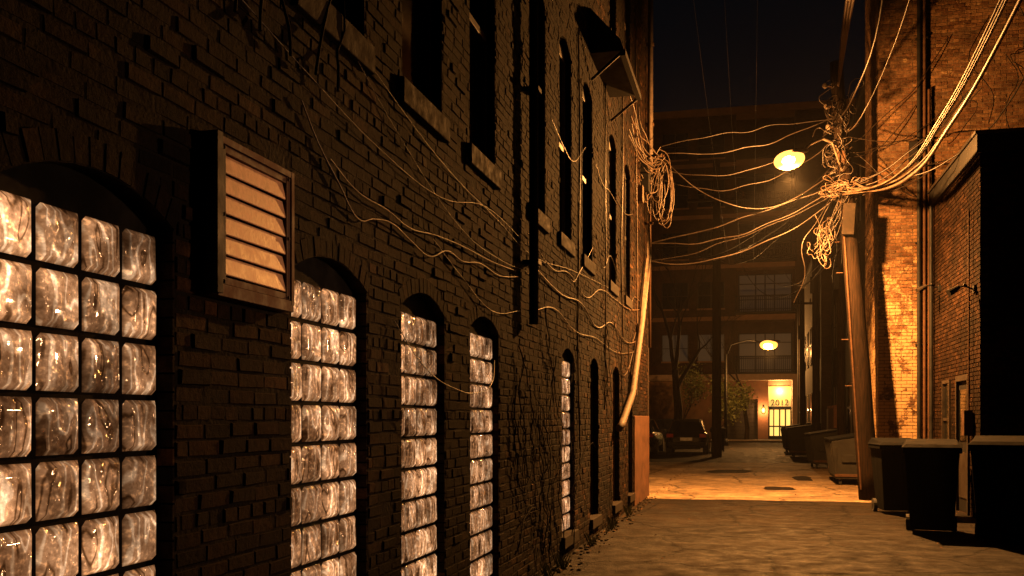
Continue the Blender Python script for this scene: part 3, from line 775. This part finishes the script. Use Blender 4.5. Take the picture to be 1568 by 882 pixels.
for z0 in (5.1,9.6,13.5,17.3):
    b.box(-.9,3.0,YE+1.52,YE+1.58,z0,z0+2.9,M_dim if z0<10 else M_glass)
    for x in (-.95,.3,1.0,1.7,2.95): b.box(x,x+.09,YE+1.44,YE+1.52,z0,z0+2.95,M_black)
    for zz in (z0+1.0,z0+2.2,z0+2.9): b.box(-.95,3.04,YE+1.46,YE+1.515,zz,zz+.07,M_black)
    b.box(-1.15,3.25,YE-.92,YE-.86,z0+1.0,z0+1.10,M_black); b.box(-1.15,3.25,YE-.92,YE-.86,z0+.02,z0+.09,M_black)
    b.box(-1.2,3.3,YE-.95,YE-.001,z0-.24,z0-.1,M_black)
    for i in range(30): x=-1.15+i*.15; b.box(x,x+.05,YE-.91,YE-.87,z0-.1,z0+1.0,M_black)
b.obj('balconies',AP)
b=MB()
for x in (-20,-16.6,-13.2,-9.6,-6.6,-3.9,5.5,9,12.5):
    for z0 in (5.9,9.9,13.7,17.6,21.3):
        b.box(x,x+1.9,YE-.03,YE+.05,z0,z0+2.0,M_dim if (z0<6 or R.random()<.15) else M_glass)
        for dx in (-.07,.92,1.9): b.box(x+dx,x+dx+.07,YE-.06,YE-.03,z0,z0+2.0,M_frame)
        b.box(x-.1,x+2.0,YE-.1,YE-.03,z0-.12,z0,M_ap); b.box(x-.07,x+1.97,YE-.062,YE-.03,z0+.95,z0+1.0,M_frame)
b.obj('windows',AP)
b=MB(); b.ell((.9,YE-.12,2.15),(.13,.1,.2),emis('porch_lamp_glass',(1,.42,.10),5),10,6); b.box(.84,.96,YE-.08,YE,2.2,2.5,M_black); b.obj('porch_lamp')
light('porch_bulb','POINT',(.9,YE-.45,2.15),(1,.40,.12),260,.1,AP)
light('lobby_glow','POINT',(2.1,YE+.1,3.6),(1,.62,.2),420,.15,AP)

# ------------------------------------------------------------------ far street lamp and utility pole
SL2=empty('street_lamp'); b=MB()
b.tube([(-1.4,58,0),(-1.4,58,5.2)],[.1,.07],M_black,10); b.tube([(-1.4,58,5.0),(-1.1,58,5.75),(-.2,58,6.0),(.85,58,5.85)],.035,M_black,8); b.tube([(-1.4,58,0),(-1.4,58,.4)],[.17,.13],M_black,10)
b.obj('mast',SL2,smooth=True)
b=MB(); lamp_head(b,(1.05,58,5.78),Matrix.Identity(4),M_black,M_lampglass2,M_lampcore,1.6); b.obj('head',SL2,smooth=True)
light('sodium_bulb_far','POINT',(1.0,57.9,5.2),(1,.42,.10),3000,.15,SL2)
UP2=empty('utility_pole'); b=MB(); b.tube([(-1.35,41,0),(-1.35,41,12)],[.2,.14],M_pole,12)
for z in (11.2,10.3): b.box(-2.5,-.2,40.8,40.9,z,z+.12,M_pole)
for z in (11.32,10.42):
    for x in (-2.4,-1.8,-.9,-.3): b.tube([(x,40.85,z),(x,40.85,z+.2)],.03,M_rust,6)
b.obj('shaft_and_crossarms',UP2)

# ------------------------------------------------------------------ scatter volume added for a lamp halo, standing in for lens bloom
mm=bpy.data.materials.new('halo_mist'); mm.use_nodes=True; t=mm.node_tree; t.nodes.clear()
vo=t.nodes.new('ShaderNodeVolumeScatter'); vo.inputs['Color'].default_value=(1,1,1,1); vo.inputs['Density'].default_value=.00028; vo.inputs['Anisotropy'].default_value=.2
ot=t.nodes.new('ShaderNodeOutputMaterial'); t.links.new(vo.outputs[0],ot.inputs['Volume'])
b=MB(); b.box(-1.9,2.35,12,62,.05,10.5,mm); b.obj('added_halo_mist')

# ------------------------------------------------------------------ bins
def wheelie(loc,rz,s=1.0,mat=None):
    mat=mat or M_plastic
    e=empty('wheelie_bin',loc,rz); b=MB(); w0,w1=.24*s,.31*s; d0,d1=.27*s,.38*s; h=1.05*s
    b.hexa([(-w0,-d0,.06),(w0,-d0,.06),(w0,d0,.06),(-w0,d0,.06),(-w1,-d1,h),(w1,-d1,h),(w1,d1,h),(-w1,d1,h)],mat)
    b.box(-w1-.025,w1+.025,-d1-.025,d1+.025,h-.07,h+.002,mat)
    for x in (-.14,.0,.14): b.hexa([(x*s-.015,-d0-.012,.15),(x*s+.015,-d0-.012,.15),(x*s+.015,-d0+.02,.15),(x*s-.015,-d0+.02,.15),(x*s-.015,-d1-.005,h-.1),(x*s+.015,-d1-.005,h-.1),(x*s+.015,-d1+.05,h-.1),(x*s-.015,-d1+.05,h-.1)],mat)
    b.obj('body',e,bevel=.015)
    b=MB()
    b.hexa([(-w1-.035,-d1-.05,h+.006),(w1+.035,-d1-.05,h+.006),(w1+.035,d1+.03,h+.006),(-w1-.035,d1+.03,h+.006),(-w1+.02,-d1+.02,h+.05),(w1-.02,-d1+.02,h+.05),(w1-.02,d1-.02,h+.11),(-w1+.02,d1-.02,h+.11)],mat)
    b.tube([(-w1+.02,d1+.06,h),(w1-.02,d1+.06,h)],.018,mat,8)
    for x in (-w1+.05,w1-.05): b.box(x-.02,x+.02,d1,d1+.08,h-.04,h+.02,mat)
    b.obj('lid_and_handle',e,bevel=.012)
    b=MB()
    for x in (-w0-.03,w0+.03): b.tube([(x-.03,d0-.02,.11),(x+.03,d0-.02,.11)],.11,M_rubber,16); b.tube([(x-.033,d0-.02,.11),(x+.033,d0-.02,.11)],.05,M_frame,10)
    b.tube([(-w0,d0-.02,.11),(w0,d0-.02,.11)],.015,M_rust,6); b.obj('wheels',e)
wheelie((2.42,14.7,0),-.15,1.12); wheelie((2.35,17.6,0),.1,1.08); wheelie((2.85,17.0,0),-.1,1.05)
wheelie((3.12,13.75,0),-.25,1.18)
wheelie((-1.5,47.5,0),.1)
def dumpster(loc,rz,L=1.9,W=1.05,h=1.2):
    e=empty('dumpster',loc,rz); b=MB(); l=L/2; w=W/2
    b.hexa([(-w*.85,-l,.15),(w,-l,.15),(w,l,.15),(-w*.85,l,.15),(-w*1.05,-l,h*.86),(w,-l,h),(w,l,h),(-w*1.05,l,h*.86)],M_dump)
    for i in range(5):
        y=-l+.1+i*(L-.2)/4
        b.hexa([(-w*.85-.03,y-.03,.2),(-w*.8,y-.03,.2),(-w*.8,y+.03,.2),(-w*.85-.03,y+.03,.2),(-w*1.05-.03,y-.03,h*.84),(-w*.9,y-.03,h*.84),(-w*.9,y+.03,h*.84),(-w*1.05-.03,y+.03,h*.84)],M_dump)
    b.box(-w*.6,w*.7,-l-.06,-l,h*.45,h*.6,M_dump); b.box(-w*.6,w*.7,l,l+.06,h*.45,h*.6,M_dump)
    b.box(-w*.9,w*.95,-l-.03,-l,.2,.27,M_rust); b.box(-w*.9,-w*.8,-l-.03,-l,.27,.9,M_dump); b.box(w*.8,w*.95,-l-.03,-l,.27,h*.9,M_dump)
    b.obj('body',e,bevel=.01)
    b=MB()
    for a,c in ((-l-.02,-.02),(.02,l+.02)):
        b.hexa([(-w*1.12,a,h*.86+.01),(w,a,h+.01),(w,c,h+.01),(-w*1.12,c,h*.86+.01),(-w*1.12,a,h*.86+.05),(w,a,h+.07),(w,c,h+.07),(-w*1.12,c,h*.86+.05)],M_plastic)
    b.tube([(w,-l,h+.05),(w,l,h+.05)],.03,M_rust,8); b.obj('lids',e,bevel=.01)
    b=MB()
    for x in (-w*.65,w*.75):
        for y in (-l+.15,l-.15): b.tube([(x-.03,y,.075),(x+.03,y,.075)],.075,M_rubber,12); b.box(x-.05,x+.05,y-.05,y+.05,.13,.17,M_rust)
    b.obj('casters',e)
dumpster((2.38,25.4,0),0); dumpster((2.3,33.0,0),.05,1.7); dumpster((2.1,42.2,0),0,1.8,1.3,1.3); dumpster((2.0,47.6,0),0,1.8,1.2,1.3)

# ------------------------------------------------------------------ cars (rear towards camera)
def car(loc,rz,mat,name='parked_car'):
    e=empty(name,loc,rz)
    st=[(-2.28,.74,.42,.80,None),(-2.2,.84,.34,.98,None),(-1.95,.89,.26,1.02,None),(-1.2,.91,.24,.98,None),(0,.92,.22,.95,None),(1.0,.91,.22,.94,None),(1.7,.88,.25,.84,None),(2.15,.80,.32,.70,None),(2.28,.68,.42,.58,None)]
    vs=[];fs=[]
    n=12
    for (y,w,zb,zt,_) in st:
        prof=[(-w*.86,zb),(-w*.97,zb+.08),(-w,zb+(zt-zb)*.45),(-w*.985,zb+(zt-zb)*.75),(-w*.93,zt-.03),(-w*.80,zt),(w*.80,zt),(w*.93,zt-.03),(w*.985,zb+(zt-zb)*.75),(w,zb+(zt-zb)*.45),(w*.97,zb+.08),(w*.86,zb)]
        vs+=[(x,y,z) for x,z in prof]
    for i in range(len(st)-1):
        for j in range(n): fs.append((i*n+j,i*n+(j+1)%n,(i+1)*n+(j+1)%n,(i+1)*n+j))
    fs.append(tuple(range(n))); fs.append(tuple(range(len(vs)-n,len(vs)))[::-1])
    b=MB(); b.v=vs;b.f=fs;b.mats=[mat];b.m=[0]*len(fs); o=b.obj('body',e,smooth=True); ss=o.modifiers.new('s','SUBSURF'); ss.levels=ss.render_levels=2
    b=MB(); gs=[(-2.0,.76,1.0,.76,1.02),(-1.72,.80,.98,.62,1.42),(-1.2,.81,.96,.63,1.52),(-.2,.82,.95,.63,1.54),(.5,.82,.94,.62,1.48),(1.25,.79,.93,.76,.96)]
    vs=[];fs=[];mi=[]
    for (y,w,z0,wr,z1) in gs: vs+=[(-w,y,z0-.03),(-wr-.0,y,z1-.05),(-wr+.1,y,z1),(wr-.1,y,z1),(wr,y,z1-.05),(w,y,z0-.03)]
    for i in range(len(gs)-1):
        for j in range(5):
            fs.append((i*6+j,i*6+j+1,(i+1)*6+j+1,(i+1)*6+j)); glass=(j in(0,4)) or i in (0,4); mi.append(1 if glass else 0)
    b.v=vs;b.f=fs;b.mats=[mat,M_cglass];b.m=mi; b.obj('cabin',e,smooth=False,bevel=.02)
    b=MB()
    for x in (-.80,.80):
        for y in (-1.4,1.42):
            b.tube([(x-.11,y,.33),(x+.11,y,.33)],.33,M_rubber,20); b.tube([(x-.12,y,.33),(x+.12,y,.33)],.2,M_pipe,12)
    b.obj('wheels',e)
    b=MB()
    for x in (-1,1):
        b.box(min(x*.55,x*.84),max(x*.55,x*.84),-2.29,-2.1,.74,.90,M_tail)
        b.box(min(x*.93,x*1.04),max(x*.93,x*1.04),.75,.9,.93,1.07,mat)
        b.box(min(x*.45,x*.72),max(x*.45,x*.72),2.12,2.25,.55,.68,M_plate)
    b.box(-.26,.26,-2.32,-2.27,.60,.74,M_plate); b.box(-.78,.78,-2.34,-2.2,.40,.54,M_black); b.box(-.6,.6,-2.3,-2.1,.24,.38,M_black)
    b.obj('lights_and_bumper',e,bevel=.015)
car((-2.75,45.6,0),.02,M_paint); car((-4.95,46.0,0),-.02,simple('car_paint_grey',(.03,.03,.035),.25,var=.1,bump=0))
car((-5.0,60.0,0),math.pi/2,M_paint)

# ------------------------------------------------------------------ trees
def tree(loc,h,seed,leaves=0,name='bare_tree',r0=.18):
    rr=random.Random(seed); sp=[]; tips=[]
    def br_(p,d,l,r,dep):
        n=5; pts=[tuple(p)]; rad=[r]; q=Vector(p); dd=Vector(d)
        for i in range(1,n):
            dd=(dd+Vector((rr.uniform(-.22,.22),rr.uniform(-.22,.22),rr.uniform(-.05,.16)))).normalized()
            q=q+dd*l/(n-1); pts.append(tuple(q)); rad.append(r*(1-.45*i/(n-1)))
            if dep<5 and i>=2 and rr.random()<.6:
                nd=(dd+Vector((rr.uniform(-1,1),rr.uniform(-1,1),rr.uniform(-.1,.6)))*.9).normalized(); br_(q,nd,l*rr.uniform(.5,.75),rad[-1]*.6,dep+1)
        sp.append((pts,rad))
        if dep>=3: tips.append(q.copy())
        if dep<5:
            for k in range(2):
                nd=(dd+Vector((rr.uniform(-1,1),rr.uniform(-1,1),rr.uniform(-.1,.5)))*.7).normalized(); br_(q,nd,l*rr.uniform(.6,.8),rad[-1]*.7,dep+1)
    br_(Vector((0,0,-.1)),Vector((rr.uniform(-.1,.1),0,1)),h*.34,r0,0)
    e=empty(name,loc); curve('trunk_and_limbs',sp,M_bark,e,res=1,smooth=False)
    if leaves and tips:
        b=MB()
        for i in range(leaves):
            t=rr.choice(tips)+Vector((rr.gauss(0,.28),rr.gauss(0,.28),rr.gauss(0,.22))); s=rr.uniform(.05,.1)
            u=Vector((rr.uniform(-1,1),rr.uniform(-1,1),rr.uniform(-1,1))).normalized()*s; v=u.cross(Vector((rr.uniform(-1,1),rr.uniform(-1,1),rr.uniform(-1,1)))).normalized()*s*.6
            b.poly([t-u,t+v,t+u,t-v],M_leaf)
        b.obj('leaves',e)
tree((-3.55,51,0),12.5,3,name='bare_tree',r0=.30); tree((-6.2,55,0),11.5,8,r0=.22); tree((-2.2,64,0),4.5,5,2600,'leafy_tree',.09); tree((-.3,69.5,.1),11,12,0); tree((-4.6,68,.1),5,15,1500,'leafy_tree',.1)

# ------------------------------------------------------------------ litter, leaves, weeds
b=MB()
for i in range(380):
    if R.random()<.75: x=XW+.05+abs(R.gauss(0,.14)); 
    else: x=R.uniform(-2,3.3)
    y=R.uniform(5,34); s=R.uniform(.008,.026); a=R.uniform(0,6.28); z=.012
    u=Vector((math.cos(a)*s,math.sin(a)*s,R.uniform(-.3,.6)*s)); v=Vector((-math.sin(a)*s*.7,math.cos(a)*s*.7,R.uniform(-.2,.5)*s)); c=Vector((x,y,z+.01))
    b.poly([c-u,c-u*.2+v,c+u,c-u*.1-v],M_dleaf)
b.obj('fallen_leaves')
b=MB()
for i in range(200):
    x=XW+.04+abs(R.gauss(0,.12)); y=R.uniform(8,20); s=R.uniform(.008,.025)
    b.ell((x,y,s*.4),(s,s*R.uniform(.6,1),s*.6),M_stone,6,4)
b.obj('rubble')
b=MB()
for i in range(60):
    cx=XW+.06+R.uniform(0,.1); cy=R.choice([9.4,10.2,12.2,13.9,14.3,16.2])+R.gauss(0,.2)
    for k in range(5):
        a=R.uniform(0,6.28); l=R.uniform(.06,.2); dx,dy=math.cos(a)*l*.5,math.sin(a)*l*.5
        b.poly([(cx-.004,cy,0),(cx+.004,cy,0),(cx+dx*.6+.003,cy+dy*.6,l*.7),(cx+dx,cy+dy,l)],M_leaf)
b.obj('weeds')

# ------------------------------------------------------------------ night sky
w=bpy.data.worlds.new('World'); scn.world=w; w.use_nodes=True; nt=w.node_tree; bg=nt.nodes['Background']
tc=nt.nodes.new('ShaderNodeTexCoord'); sx=nt.nodes.new('ShaderNodeSeparateXYZ'); rp=nt.nodes.new('ShaderNodeValToRGB')
nt.links.new(tc.outputs['Generated'],sx.inputs[0]); nt.links.new(sx.outputs['Z'],rp.inputs[0]); nt.links.new(rp.outputs[0],bg.inputs[0])
rp.color_ramp.elements[0].position=0; rp.color_ramp.elements[0].color=(.0010,.0017,.0026,1)
rp.color_ramp.elements[1].position=.6; rp.color_ramp.elements[1].color=(.0005,.0013,.0022,1)
bg.inputs[1].default_value=1.0

# ------------------------------------------------------------------ camera
cam=bpy.data.cameras.new('Camera'); cam.lens=35; cam.sensor_width=36; cam.shift_y=199/1568; cam.clip_end=600; cam.clip_start=.05
co_=bpy.data.objects.new('Camera',cam); co_.location=(0,0,1.58); co_.rotation_euler=(math.pi/2,0,math.radians(13.5)); col.objects.link(co_)
scn.camera=co_
scn.view_settings.view_transform='Standard'; scn.view_settings.look='None'; scn.view_settings.exposure=0
